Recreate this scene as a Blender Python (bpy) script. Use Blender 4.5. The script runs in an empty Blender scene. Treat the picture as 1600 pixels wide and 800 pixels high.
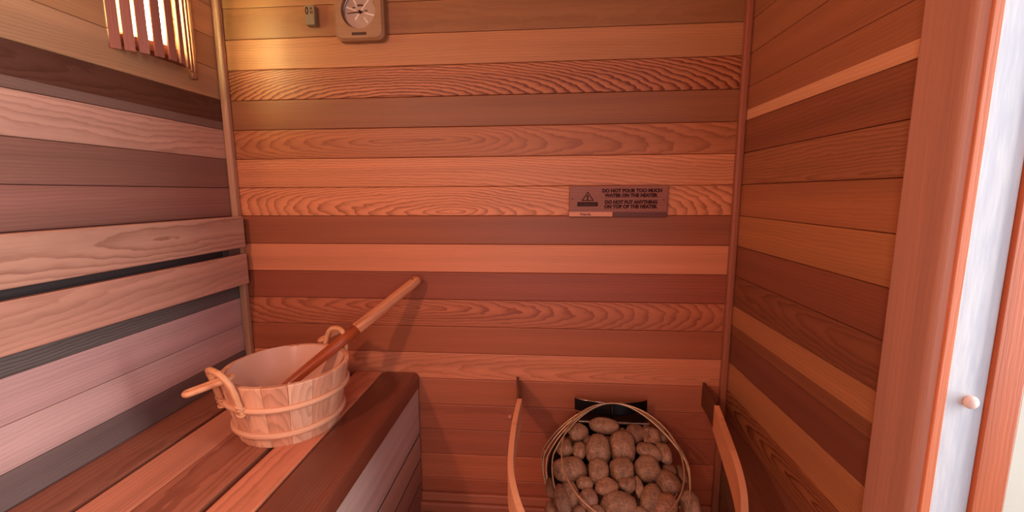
import bpy, bmesh, math, random
from mathutils import Vector, Matrix, noise
C = bpy.context.scene.collection
PI = math.pi
random.seed(7)

# ------------------------------------------------------------------ basics
W = 1.454          # room width
P = 0.083          # board exposure
Z0 = 1.4223        # height of reference board joint
CEIL = 2.05
YF = -1.52         # front wall
WX0, WX1, WZ0, WZ1 = .58, 1.02, .30, 1.36
DOOR0, DOOR1, DOORH = -0.655, -1.36, 1.86

def s2l(c):
    out = []
    for v in c:
        v = v / 255.0
        out.append(v / 12.92 if v <= 0.04045 else ((v + 0.055) / 1.055) ** 2.4)
    return out

def node_mat(name):
    m = bpy.data.materials.new(name); m.use_nodes = True
    nt = m.node_tree; b = nt.nodes['Principled BSDF']
    return m, nt, b

def mth(nt, op, a, b=None, c=None):
    n = nt.nodes.new('ShaderNodeMath'); n.operation = op
    for i, v in enumerate((a, b, c)):
        if v is None: continue
        if isinstance(v, (int, float)): n.inputs[i].default_value = v
        else: nt.links.new(v, n.inputs[i])
    return n.outputs[0]

def wood_mat(name, rough=0.5, spec=0.35, freq=150.0, bump=0.08, coat=0.0):
    """cedar: growth rings of a log cut by the board. Board colour, pith offset and seed come from the mesh."""
    m, nt, b = node_mat(name)
    L = nt.links
    gp = nt.nodes.new('ShaderNodeAttribute'); gp.attribute_name = 'gp'
    gq = nt.nodes.new('ShaderNodeAttribute'); gq.attribute_name = 'gq'
    col = nt.nodes.new('ShaderNodeAttribute'); col.attribute_name = 'col'
    sp = nt.nodes.new('ShaderNodeSeparateXYZ'); L.new(gp.outputs['Vector'], sp.inputs[0])
    sq = nt.nodes.new('ShaderNodeSeparateXYZ'); L.new(gq.outputs['Vector'], sq.inputs[0])
    seed = mth(nt, 'MULTIPLY', gq.outputs['Alpha'], 7.31)
    x, y, z = sp.outputs
    def nz(sx, sy, sz, detail=2.0, off=0.0):
        cb = nt.nodes.new('ShaderNodeCombineXYZ')
        L.new(mth(nt, 'ADD', mth(nt, 'MULTIPLY', x, sx), mth(nt, 'ADD', seed, off)), cb.inputs[0])
        L.new(mth(nt, 'ADD', mth(nt, 'MULTIPLY', y, sy), seed), cb.inputs[1])
        L.new(mth(nt, 'MULTIPLY', z, sz), cb.inputs[2])
        n = nt.nodes.new('ShaderNodeTexNoise'); n.inputs['Scale'].default_value = 1.0
        n.inputs['Detail'].default_value = detail
        L.new(cb.outputs[0], n.inputs['Vector'])
        return n.outputs['Fac']
    w1 = mth(nt, 'MULTIPLY', mth(nt, 'SUBTRACT', nz(1.1, 7, 7, 1.0), 0.5), 0.06)
    w2 = mth(nt, 'MULTIPLY', mth(nt, 'SUBTRACT', nz(1.5, 4, 4, 1.5, 31.0), 0.5), 0.075)
    w3 = mth(nt, 'MULTIPLY', mth(nt, 'SUBTRACT', nz(22, 60, 60, 2.0, 11.0), 0.5), 0.0075)
    yy = mth(nt, 'ADD', mth(nt, 'SUBTRACT', y, sq.outputs[0]), w1)
    zz = mth(nt, 'ADD', mth(nt, 'ADD', mth(nt, 'ADD', z, sq.outputs[1]), mth(nt, 'MULTIPLY', x, sq.outputs[2])), w2)
    r = mth(nt, 'SQRT', mth(nt, 'ADD', mth(nt, 'MULTIPLY', yy, yy), mth(nt, 'MULTIPLY', zz, zz)))
    r = mth(nt, 'ADD', r, w3)
    fr = mth(nt, 'FRACT', mth(nt, 'MULTIPLY', r, freq))
    late = mth(nt, 'MULTIPLY', mth(nt, 'POWER', fr, 2.6), mth(nt, 'SUBTRACT', 1.0, mth(nt, 'POWER', fr, 16.0)))
    late = mth(nt, 'MULTIPLY', late, mth(nt, 'ADD', 0.45, nz(3, 40, 40, 1.0, 5.0)))
    fib = nz(7, 420, 420, 2.0, 3.0)
    streak = nz(0.8, 26, 26, 2.0, 17.0)
    dark = mth(nt, 'MINIMUM', mth(nt, 'MULTIPLY', mth(nt, 'MULTIPLY', late, 1.0), col.outputs['Alpha']), 1.0)
    mul = mth(nt, 'ADD', 0.58, mth(nt, 'ADD', mth(nt, 'MULTIPLY', fib, 0.26), mth(nt, 'MULTIPLY', streak, 0.56)))
    mix = nt.nodes.new('ShaderNodeMix'); mix.data_type = 'RGBA'; mix.blend_type = 'MULTIPLY'
    L.new(dark, mix.inputs['Factor'])
    L.new(col.outputs['Color'], mix.inputs[6])
    mix.inputs[7].default_value = (0.34, 0.19, 0.13, 1)
    vm = nt.nodes.new('ShaderNodeVectorMath'); vm.operation = 'SCALE'
    L.new(mix.outputs[2], vm.inputs[0]); L.new(mul, vm.inputs['Scale'])
    L.new(vm.outputs[0], b.inputs['Base Color'])
    b.inputs['Roughness'].default_value = rough
    b.inputs['Specular IOR Level'].default_value = spec
    if coat: b.inputs['Coat Weight'].default_value = coat; b.inputs['Coat Roughness'].default_value = 0.25
    bp = nt.nodes.new('ShaderNodeBump'); bp.inputs['Strength'].default_value = bump
    bp.inputs['Distance'].default_value = 0.002
    L.new(mth(nt, 'ADD', fib, mth(nt, 'MULTIPLY', late, -0.8)), bp.inputs['Height'])
    L.new(bp.outputs[0], b.inputs['Normal'])
    return m

def plain_mat(name, rgb, rough=0.5, metal=0.0, spec=0.5, nscale=40, namp=0.12, bump=0.0, stretch=(1, 1, 1), col2=None):
    m, nt, b = node_mat(name); L = nt.links
    tc = nt.nodes.new('ShaderNodeTexCoord'); mp = nt.nodes.new('ShaderNodeMapping')
    mp.inputs['Scale'].default_value = stretch
    L.new(tc.outputs['Object'], mp.inputs[0])
    n = nt.nodes.new('ShaderNodeTexNoise'); n.inputs['Scale'].default_value = nscale; n.inputs['Detail'].default_value = 4
    L.new(mp.outputs[0], n.inputs['Vector'])
    c = s2l(rgb); c2 = s2l(col2) if col2 else [v * (1 - 2.5 * namp) for v in c]
    cr = nt.nodes.new('ShaderNodeValToRGB'); cr.color_ramp.elements[0].position = 0.35; cr.color_ramp.elements[1].position = 0.65
    cr.color_ramp.elements[0].color = (*c2, 1); cr.color_ramp.elements[1].color = (*c, 1)
    L.new(n.outputs['Fac'], cr.inputs[0]); L.new(cr.outputs[0], b.inputs['Base Color'])
    b.inputs['Roughness'].default_value = rough; b.inputs['Metallic'].default_value = metal
    b.inputs['Specular IOR Level'].default_value = spec
    if bump:
        bp = nt.nodes.new('ShaderNodeBump'); bp.inputs['Strength'].default_value = bump; bp.inputs['Distance'].default_value = 0.003
        L.new(n.outputs['Fac'], bp.inputs['Height']); L.new(bp.outputs[0], b.inputs['Normal'])
    return m

M = {}
M['cedar'] = wood_mat('cedar_board', 0.48, 0.34)
M['bench'] = wood_mat('bench_cedar', 0.42, 0.4, 110)
M['pine'] = wood_mat('pale_pine', 0.5, 0.35, 95, 0.05)
M['oiled'] = wood_mat('oiled_wood', 0.3, 0.5, 160, 0.03, 0.2)
M['black'] = plain_mat('black_metal', (26, 22, 22), 0.3, 0.6, 0.5, 60, 0.1)
M['dark_steel'] = plain_mat('dark_steel', (112, 92, 82), 0.22, 1.0, 0.5, 60, 0.08)
M['steel'] = plain_mat('brushed_steel', (190, 170, 150), 0.28, 1.0, 0.5, 80, 0.06)
M['wire'] = plain_mat('steel_wire', (206, 168, 130), 0.4, 0.75, 0.5, 80, 0.06)
M['copper'] = plain_mat('copper_sheet', (190, 110, 70), 0.25, 0.75, 0.5, 30, 0.08)
M['liner'] = plain_mat('clear_plastic_liner', (226, 172, 146), 0.28, 0.0, 0.5, 12, 0.03)
M['white'] = plain_mat('white_washed_wood', (206, 205, 202), 0.5, 0.0, 0.4, 22, 0.04, 0.1, (6, 6, 0.8), (190, 191, 194))
M['cream'] = plain_mat('cream_paint', (200, 194, 174), 0.6, 0.0, 0.3, 14, 0.03)
M['knob'] = plain_mat('pale_knob', (226, 190, 172), 0.4, 0.0, 0.5, 20, 0.03)
M['case'] = plain_mat('aspen_case', (152, 110, 76), 0.45, 0.0, 0.4, 14, 0.05, 0.0, (1, 1, 9))
M['dial'] = plain_mat('dial_face', (176, 150, 132), 0.3, 0.25, 0.5, 60, 0.03)
M['glare'] = plain_mat('painted_glare', (250, 236, 222), 0.2, 0.3, 0.6, 30, 0.02)
M['chrome'] = plain_mat('bezel_metal', (180, 165, 150), 0.18, 1.0, 0.5, 30, 0.02)
M['ink'] = plain_mat('burnt_ink', (62, 22, 14), 0.7, 0.0, 0.2, 60, 0.08)
M['label'] = plain_mat('dark_label', (70, 38, 24), 0.5, 0.0, 0.3, 60, 0.08)
M['concrete'] = plain_mat('floor_concrete', (120, 98, 84), 0.8, 0.0, 0.2, 30, 0.1, 0.1)
M['backing'] = plain_mat('wall_backing', (40, 26, 20), 0.9, 0.0, 0.1, 30, 0.1)
M['rattan'] = wood_mat('rattan', 0.4, 0.4, 260, 0.1)
M['switch'] = plain_mat('switch_wood', (128, 108, 80), 0.45, 0.0, 0.4, 30, 0.05)

def glass_mat():
    m = bpy.data.materials.new('added_window_glass'); m.use_nodes = True; nt = m.node_tree; nt.nodes.clear()
    t = nt.nodes.new('ShaderNodeBsdfTransparent'); g = nt.nodes.new('ShaderNodeBsdfGlossy'); g.inputs['Roughness'].default_value = .02
    n = nt.nodes.new('ShaderNodeTexNoise'); n.inputs['Scale'].default_value = 3
    x = nt.nodes.new('ShaderNodeMixShader'); o = nt.nodes.new('ShaderNodeOutputMaterial')
    nt.links.new(mth(nt, 'MULTIPLY_ADD', n.outputs['Fac'], .02, .05), x.inputs[0])
    nt.links.new(t.outputs[0], x.inputs[1]); nt.links.new(g.outputs[0], x.inputs[2]); nt.links.new(x.outputs[0], o.inputs[0])
    return m
M['glass'] = glass_mat()

def stone_mat():
    m, nt, b = node_mat('sauna_stone'); L = nt.links
    tc = nt.nodes.new('ShaderNodeTexCoord'); oi = nt.nodes.new('ShaderNodeObjectInfo')
    n = nt.nodes.new('ShaderNodeTexNoise'); n.inputs['Scale'].default_value = 190; n.inputs['Detail'].default_value = 6
    n2 = nt.nodes.new('ShaderNodeTexNoise'); n2.inputs['Scale'].default_value = 38; n2.inputs['Detail'].default_value = 3
    n3 = nt.nodes.new('ShaderNodeTexVoronoi'); n3.inputs['Scale'].default_value = 260
    for q in (n, n2, n3): L.new(tc.outputs['Object'], q.inputs['Vector'])
    cr = nt.nodes.new('ShaderNodeValToRGB')
    cr.color_ramp.elements[0].position = 0.3; cr.color_ramp.elements[0].color = (*s2l((90, 63, 47)), 1)
    cr.color_ramp.elements[1].position = 0.72; cr.color_ramp.elements[1].color = (*s2l((188, 138, 104)), 1)
    L.new(mth(nt, 'ADD', mth(nt, 'MULTIPLY', n.outputs['Fac'], 0.55), mth(nt, 'MULTIPLY', n2.outputs['Fac'], 0.45)), cr.inputs[0])
    mx = nt.nodes.new('ShaderNodeMix'); mx.data_type = 'RGBA'; mx.blend_type = 'MULTIPLY'
    mx.inputs['Factor'].default_value = 1.0
    L.new(cr.outputs[0], mx.inputs[6]); L.new(oi.outputs['Color'], mx.inputs[7])
    L.new(mx.outputs[2], b.inputs['Base Color'])
    b.inputs['Roughness'].default_value = 0.58; b.inputs['Specular IOR Level'].default_value = 0.4
    bp = nt.nodes.new('ShaderNodeBump'); bp.inputs['Strength'].default_value = 0.25; bp.inputs['Distance'].default_value = 0.002
    L.new(mth(nt, 'ADD', n.outputs['Fac'], mth(nt, 'MULTIPLY', n3.outputs['Distance'], 0.5)), bp.inputs['Height'])
    L.new(bp.outputs[0], b.inputs['Normal'])
    return m
M['stone'] = stone_mat()

def emit_mat(name, rgb, strength):
    m = bpy.data.materials.new(name); m.use_nodes = True; nt = m.node_tree; nt.nodes.clear()
    e = nt.nodes.new('ShaderNodeEmission'); o = nt.nodes.new('ShaderNodeOutputMaterial')
    e.inputs[0].default_value = (*rgb, 1); e.inputs[1].default_value = strength
    nt.links.new(e.outputs[0], o.inputs[0]); return m
M['bulb'] = emit_mat('lit_bulb', (0.97, 0.96, 0.42), 130.0)

# ------------------------------------------------------------------ mesh builder
class MB:
    def __init__(s): s.v = []; s.f = []; s.gp = []; s.gq = []; s.col = []; s.sm = []
    def add(s, verts, faces, gps=None, q=(0.3, 0.2, 0.0, 0.0), col=(0.5, 0.3, 0.2, 0.3), smooth=False):
        o = len(s.v)
        s.v += [tuple(v) for v in verts]
        s.gp += [tuple(g) for g in (gps if gps else verts)]
        s.gq += [q] * len(verts); s.col += [col] * len(verts)
        s.f += [[i + o for i in f] for f in faces]; s.sm += [smooth] * len(faces)
        return s
    def bm(s, b, mat=Matrix(), smooth=False, **k):
        b.verts.index_update()
        loc = [v.co.copy() for v in b.verts]
        s.add([mat @ v for v in loc], [[v.index for v in f.verts] for f in b.faces], loc, smooth=smooth, **k); b.free(); return s
    def build(s, name, mat, parent=None, kind=None):
        off = parent_loc(parent)
        me = bpy.data.meshes.new(name)
        me.from_pydata([tuple(Vector(v) - off) for v in s.v], [], s.f)
        a = me.attributes.new('gp', 'FLOAT_VECTOR', 'POINT'); a.data.foreach_set('vector', [c for g in s.gp for c in g])
        a = me.attributes.new('gq', 'FLOAT_COLOR', 'POINT'); a.data.foreach_set('color', [c for g in s.gq for c in g])
        a = me.attributes.new('col', 'FLOAT_COLOR', 'POINT'); a.data.foreach_set('color', [c for g in s.col for c in g])
        me.polygons.foreach_set('use_smooth', s.sm)
        me.materials.append(mat); me.update()
        o = bpy.data.objects.new(name, me); C.objects.link(o)
        if parent: o.parent = parent
        if kind: o['kind'] = kind
        return o

ABS = {}
def parent_loc(p):
    v = Vector((0, 0, 0))
    while p: v += p.location; p = p.parent
    return v

def thing(name, label, cat, loc, group=None):
    o = bpy.data.objects.new(name, None); C.objects.link(o)
    o.location = loc; o.empty_display_size = 0.05
    return tag(o, label, cat, group)
def tag(o, label, cat, group=None):
    o['label'] = label; o['category'] = cat
    if group: o['group'] = group
    return o

def box_bm(sx, sy, sz, bev=0.002, seg=2, cuts=0):
    b = bmesh.new(); bmesh.ops.create_cube(b, size=1)
    for v in b.verts: v.co.x *= sx; v.co.y *= sy; v.co.z *= sz
    if bev: bmesh.ops.bevel(b, geom=b.edges[:], offset=bev, segments=seg, affect='EDGES', profile=0.5)
    return b
AX = {'x': Matrix.Identity(4),
      'y': Matrix(((0, 0, 1, 0), (1, 0, 0, 0), (0, 1, 0, 0), (0, 0, 0, 1))),   # length y, width z, thick x
      'yf': Matrix(((0, 1, 0, 0), (1, 0, 0, 0), (0, 0, 1, 0), (0, 0, 0, 1))),  # length y, width x, thick z
      'xw': Matrix(((1, 0, 0, 0), (0, 0, 1, 0), (0, 1, 0, 0), (0, 0, 0, 1))),  # length x, width z, thick y
      'z': Matrix(((0, 1, 0, 0), (0, 0, 1, 0), (1, 0, 0, 0), (0, 0, 0, 1))),   # length z, width x, thick y
      'zy': Matrix(((0, 0, 1, 0), (0, 1, 0, 0), (1, 0, 0, 0), (0, 0, 0, 1)))}  # length z, width y, thick x
def wp(rgb, strength=0.3, c=None, d=None, slope=None, seed=None):
    seed = random.random() * 20 if seed is None else seed
    if c is None: c = random.uniform(-0.03, 0.03) if random.random() < 0.4 else random.choice((-1, 1)) * random.uniform(0.08, 0.3)
    if d is None: d = random.uniform(0.02, 0.12)
    if slope is None: slope = random.uniform(-0.05, 0.05)
    return dict(q=(c, d, slope, seed), col=(*s2l(rgb), strength))
def board(mb, lo, hi, ax, w, bev=0.002, seg=2, M4=None):
    """box lo..hi whose grain runs along ax"""
    lo, hi = Vector(lo), Vector(hi); ctr = (lo + hi) / 2; d = hi - lo
    A = AX[ax]; l = A.to_3x3().transposed() @ d
    l = [abs(c) for c in l]
    b = box_bm(*l, bev=bev, seg=seg)
    if A.determinant() < 0: bmesh.ops.reverse_faces(b, faces=b.faces[:])
    T = Matrix.Translation(ctr) @ A
    if M4: T = M4 @ T
    return mb.bm(b, T, **w)

def tube(mb, pts, r, n=10, closed=False, smooth=True, flat=1.0, up=None, cap=True, **k):
    pts = [Vector(p) for p in pts]; N = len(pts)
    rad = r if isinstance(r, (list, tuple)) else [r] * N
    vs, gs, fs = [], [], []
    prev = None; s = 0
    for i, p in enumerate(pts):
        if closed: t = (pts[(i + 1) % N] - pts[i - 1])
        else: t = pts[min(i + 1, N - 1)] - pts[max(i - 1, 0)]
        t.normalize()
        if prev is None:
            a = Vector(up) if up else (Vector((0, 0, 1)) if abs(t.z) < 0.9 else Vector((1, 0, 0)))
        else: a = prev
        a = (a - t * a.dot(t)).normalized(); prev = a; bb = t.cross(a)
        if i: s += (p - pts[i - 1]).length
        for j in range(n):
            th = 2 * PI * j / n
            o = a * math.cos(th) * rad[i] * flat + bb * math.sin(th) * rad[i]
            vs.append(p + o); gs.append((s, o.dot(bb), o.dot(a)))
    R = N if closed else N - 1
    for i in range(R):
        for j in range(n):
            a0 = i * n + j; a1 = i * n + (j + 1) % n; i2 = (i + 1) % N
            fs.append([a0, a1, i2 * n + (j + 1) % n, i2 * n + j])
    if not closed and cap:
        fs.append(list(range(n))[::-1]); fs.append([(N - 1) * n + j for j in range(n)])
    return mb.add(vs, fs, gs, smooth=smooth, **k)

def spline(pts, n=8):
    pts = [Vector(p) for p in pts]; out = []
    for i in range(len(pts) - 1):
        p0 = pts[max(i - 1, 0)]; p1 = pts[i]; p2 = pts[i + 1]; p3 = pts[min(i + 2, len(pts) - 1)]
        for k in range(n):
            t = k / n
            out.append(0.5 * ((2 * p1) + (p2 - p0) * t + (2 * p0 - 5 * p1 + 4 * p2 - p3) * t * t + (3 * p1 - p0 - 3 * p2 + p3) * t ** 3))
    out.append(pts[-1]); return out

def text_mesh(mb, body, size, origin, xdir, ydir, bold=0.0, xscale=1.0, align='LEFT', depth=0.0006, **k):
    cu = bpy.data.curves.new('t', 'FONT'); cu.body = body; cu.size = size; cu.offset = bold; cu.extrude = depth / 2
    cu.align_x = align; cu.resolution_u = 3
    o = bpy.data.objects.new('t', cu); C.objects.link(o)
    bpy.context.view_layer.update()
    dg = bpy.context.evaluated_depsgraph_get()
    me = bpy.data.meshes.new_from_object(o.evaluated_get(dg))
    X, Y = Vector(xdir), Vector(ydir); Z = X.cross(Y)
    vs = [Vector(origin) + X * v.co.x * xscale + Y * v.co.y + Z * v.co.z for v in me.vertices]
    mb.add(vs, [list(p.vertices) for p in me.polygons], **k)
    bpy.data.objects.remove(o); bpy.data.meshes.remove(me); bpy.data.curves.remove(cu)

# ------------------------------------------------------------------ board colours
TAN = (206, 150, 104); LIGHT = (214, 146, 108); MIDL = (192, 122, 86); MID = (172, 104, 72)
DARK = (140, 82, 58); DKR = (126, 68, 50); UMB = (92, 56, 42); GREY = (100, 84, 76)
# rows: index k -> board between heights Z0-P*k and Z0-P*(k+1)
def rows():
    k0 = -math.ceil((CEIL - Z0) / P)
    return range(k0, math.ceil(Z0 / P) + 1)
BACK = {-3: ((150, 106, 70), .25), -2: ((156, 112, 74), .2), -1: ((148, 102, 66), .2), 0: ((178, 124, 84), .35, 0.3, .1, 0), 1: ((176, 112, 76), 2.0, -0.075, .05, .21, 2.0),
        2: ((142, 90, 60), .25, .3), 3: ((176, 110, 74), .75, .005, .02, .10, 3.3), 4: ((208, 138, 100), .75, -.06, .04, .08),
        5: ((210, 138, 100), 1.0, -.03, .02, .17, 8.1), 6: ((152, 88, 62), .2, .3), 7: ((206, 132, 98), .25, .3),
        8: ((150, 80, 58), .4, -.2, .1), 9: ((180, 106, 76), .9, .015, .03, .12, 4.4), 10: ((168, 96, 66), .3, .25),
        11: ((206, 130, 98), .55, -.01, .05, -.04), 12: ((178, 104, 76), .3, .3), 13: ((166, 94, 70), .25), 14: ((164, 92, 68), .25),
        15: ((182, 102, 72), .25), 16: ((170, 92, 66), .25), 17: ((170, 92, 66), .25)}
LEFT = {-2: (TAN, .3), -1: ((212, 156, 106), .3), 0: ((186, 136, 92), .25, .3), 1: ((182, 138, 100), .3, .3), 2: (UMB, .6, .02, .05),
        3: ((196, 150, 128), .55, -.035, .03, .02), 4: ((140, 98, 84), .3, .3), 5: ((152, 104, 90), .3, .25), 6: ((160, 110, 96), .3),
        7: ((70, 62, 62), .3), 8: ((106, 97, 92), .9, .25), 9: ((200, 156, 148), .25, .3), 10: ((210, 168, 158), .25, .3), 11: ((126, 104, 98), .25, .3),
        12: (DARK, .3), 13: (DARK, .3), 14: (DARK, .3), 15: (DARK, .3), 16: (DARK, .3), 17: (DARK, .3)}
RIGHT = {-3: (MID, .3), -2: ((176, 108, 74), .3), -1: ((170, 100, 68), .3), 0: ((176, 104, 70), .3, .3), 1: ((172, 98, 66), .25, .3), 2: ((176, 100, 68), .3, .3),
         3: ((150, 80, 54), .45, .3), 4: ((172, 98, 66), .7, -.03, .03, .02, 5.7), 5: ((176, 98, 64), .25, .3), 6: ((186, 108, 68), .3, .3),
         7: ((142, 72, 50), .3, .25), 8: ((140, 74, 50), .6, .02, .06, .05), 9: ((188, 112, 74), .35, .3), 10: ((128, 66, 48), .25),
         11: ((192, 116, 76), .4, .2), 12: ((166, 92, 58), 1.5, 0.005, .03, .09, 2.2), 13: ((146, 78, 54), .3), 14: ((140, 72, 52), .3), 15: (DARK, .3), 16: (DARK, .3), 17: (DARK, .3)}
RED = (.985, .925, .86)
def spec(tbl, k):
    if k not in tbl: return wp(random.choice((TAN, LIGHT, MIDL, MID)), .3)
    t = tbl[k]; rest = list(t[1:]) + [None] * 5
    if tbl is BACK: t = (tuple(c * m_ for c, m_ in zip(t[0], RED)),) + t[1:]
    if tbl is RIGHT: t = (tuple(c * m_ for c, m_ in zip(t[0], (.93, .99, .96))),) + t[1:]
    return wp(t[0], rest[0], rest[1], rest[2], rest[3], rest[4])

def zspan(k): return max(Z0 - P * (k + 1), -0.03) + 0.0004, min(Z0 - P * k, CEIL) - 0.0004

def slab(mb, lo, hi):
    return board(mb, lo, hi, 'x', wp((60, 36, 26), .1), bev=0)

# ---- walls (kind = structure)
mb = MB()
for k in rows():
    a, b = zspan(k)
    if b - a < .004: continue
    board(mb, (-.012, 0, a), (W + .012, .014, b), 'xw', spec(BACK, k), bev=.0022)
slab(mb, (-.05, .0145, -.06), (W + .07, .05, CEIL + .03))
mb.build('wall_back', M['cedar'], kind='structure')

mb = MB()
for k in rows():
    a, b = zspan(k)
    if b - a < .004: continue
    if k == 2:   # paler sapwood along the lower edge of the dark board
        board(mb, (-.014, YF, a + .021), (0, 0, b), 'y', spec(LEFT, k), bev=.0008)
        board(mb, (-.014, YF, a), (-.0001, 0, a + .0212), 'y', wp((126, 98, 86), .3, .3), bev=.0012); continue
    board(mb, (-.014, YF, a), (0, 0, b), 'y', spec(LEFT, k), bev=.0022)
slab(mb, (-.05, YF - .04, -.06), (-.0145, .0145, CEIL + .03))
mb.build('wall_left', M['cedar'], kind='structure')

mb = MB()
for k in rows():
    a, b = zspan(k)
    if b - a < .004: continue
    s = spec(RIGHT, k)
    if k == 2:   # sapwood stripe along the lower edge of this board
        board(mb, (W, -.58, a + .026), (W + .014, 0, b), 'y', s, bev=.0008)
        board(mb, (W + .0001, -.58, a), (W + .014, 0, a + .0262), 'y', wp((214, 150, 108), .2, .3), bev=.0012)
    elif k == 9:
        board(mb, (W, -.58, a + .028), (W + .014, 0, b), 'y', s, bev=.0012)
        board(mb, (W + .0001, -.58, a), (W + .014, 0, a + .0282), 'y', wp((136, 80, 52), .3, .3), bev=.0012)
    else:
        board(mb, (W, -.58, a), (W + .014, 0, b), 'y', s, bev=.0022)
    board(mb, (W, YF, a), (W + .014, DOOR1, b), 'y', spec(RIGHT, k), bev=.0022)
    if b > DOORH + .06: board(mb, (W, DOOR1, max(a, DOORH)), (W + .014, -.58, b), 'y', spec(RIGHT, k), bev=.0022)
slab(mb, (W + .0145, -.64, -.06), (W + .05, .0145, CEIL + .03))
slab(mb, (W + .0145, YF - .04, -.06), (W + .05, DOOR1, CEIL + .03))
slab(mb, (W + .0145, DOOR1, DOORH), (W + .05, -.64, CEIL + .03))
mb.build('wall_right', M['cedar'], kind='structure')

mb = MB()
for k in rows():
    a, b = zspan(k)
    if b - a < .004: continue
    for xa, xb in (((0, WX0), (WX1, W)) if (a < WZ1 and b > WZ0) else ((0, W),)):
        board(mb, (xa, YF - .014, a), (xb, YF, b), 'xw', wp(random.choice((TAN, LIGHT, MIDL, MID)), .3), bev=.0022)
wza = min(zspan(k)[0] for k in rows() if zspan(k)[1] > WZ0 and zspan(k)[0] < WZ1); wzb = max(zspan(k)[1] for k in rows() if zspan(k)[0] < WZ1 and zspan(k)[1] > WZ0)
slab(mb, (-.05, YF - .05, -.06), (WX0, YF - .0145, CEIL + .03))
slab(mb, (WX1, YF - .05, -.06), (W + .05, YF - .0145, CEIL + .03))
slab(mb, (WX0, YF - .05, -.06), (WX1, YF - .0145, wza))
slab(mb, (WX0, YF - .05, wzb), (WX1, YF - .0145, CEIL + .03))
mb.build('wall_front', M['cedar'], kind='structure')
win = bpy.data.objects.new('added_window_1', None); C.objects.link(win); win.location = ((WX0 + WX1) / 2, YF - .02, wza); win['kind'] = 'structure'  # unseen window added to let frontal fill light in
mb = MB()
for lo, hi, ax in (((WX0, YF - .045, wza), (WX0 + .03, YF + .008, wzb), 'z'), ((WX1 - .03, YF - .045, wza), (WX1, YF + .008, wzb), 'z'),
                   ((WX0 + .03, YF - .045, wza), (WX1 - .03, YF + .008, wza + .03), 'x'), ((WX0 + .03, YF - .045, wzb - .03), (WX1 - .03, YF + .008, wzb), 'x')):
    board(mb, lo, hi, ax, wp(MIDL, .3, .3), bev=.002)
mb.build('added_window_frame', M['cedar'], win)
mb = MB(); board(mb, (WX0 + .03, YF - .030, wza + .03), (WX1 - .03, YF - .026, wzb - .03), 'x', wp((255, 255, 255), 0), bev=0)
mb.build('added_window_pane', M['glass'], win)

mb = MB()
y = YF
while y < 0:
    y2 = min(y + P, 0)
    if y2 - y > .004:
        board(mb, (0, y + .0004, CEIL), (W, y2 - .0004, CEIL + .014), 'x', wp(random.choice((TAN, LIGHT, MIDL)), .3), bev=.0022)
    y = y2
slab(mb, (-.05, YF - .05, CEIL + .0145), (W + .05, .05, CEIL + .05))
mb.build('ceiling', M['cedar'], kind='structure')
mb = MB(); board(mb, (-.05, YF - .05, -.09), (2.6, .05, -.03), 'x', wp((120, 98, 84), .1), bev=0)
mb.build('floor', M['concrete'], kind='structure')

# corner trims and baseboard
mb = MB(); board(mb, (0, -.0205, -.03), (.0205, 0, CEIL), 'z', wp((186, 136, 104), .25, .3), bev=.006, seg=3)
mb.build('trim_1', M['cedar'], kind='structure')
mb = MB(); board(mb, (W - .019, -.019, -.03), (W, 0, CEIL), 'z', wp((158, 88, 62), .25, .3), bev=.006, seg=3)
mb.build('trim_2', M['cedar'], kind='structure')
mb = MB(); board(mb, (.0205, -.014, -.03), (W - .019, 0, .05), 'xw', wp((168, 92, 64), .25, .3), bev=.004, seg=3)
board(mb, (.0205, -.03, -.03), (W - .019, -.014, .026), 'xw', wp((158, 84, 58), .25, .3), bev=.007, seg=3)
mb.build('baseboard_back', M['cedar'], kind='structure')

# ---- door side: rounded casing, cedar stop, white frame, opened leaf
b0 = MB()
bmx = box_bm(DOORH + .12, .0835, .015, 0)
ed = [e for e in bmx.edges if all(v.co.y < 0 and v.co.z < 0 for v in e.verts)]
bmesh.ops.bevel(bmx, geom=ed, offset=.0135, segments=8, affect='EDGES', profile=.5)
ed = [e for e in bmx.edges if all(v.co.y > 0.04 and v.co.z < 0 for v in e.verts)]
bmesh.ops.bevel(bmx, geom=ed, offset=.003, segments=2, affect='EDGES', profile=.5)
bmesh.ops.reverse_faces(bmx, faces=bmx.faces[:])
b0.bm(bmx, Matrix.Translation((W - .0125, -.6073, DOORH / 2 + .03)) @ AX['zy'], **wp((184, 124, 100), .12, .35))
b0.build('trim_3', M['bench'], kind='structure')
mb = MB(); board(mb, (W - .0098, -.652, -.03), (W + .0031, -.635, DOORH + .06), 'z', wp((204, 112, 70), .2, .3), bev=.0015)
mb.build('trim_4', M['cedar'], kind='structure')
mb = MB(); board(mb, (W + .0032, -.647, -.03), (W + .0535, -.635, DOORH + .06), 'z', wp((226, 228, 230), .1), bev=.0015)
mb.build('trim_5', M['white'], kind='structure')
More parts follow.
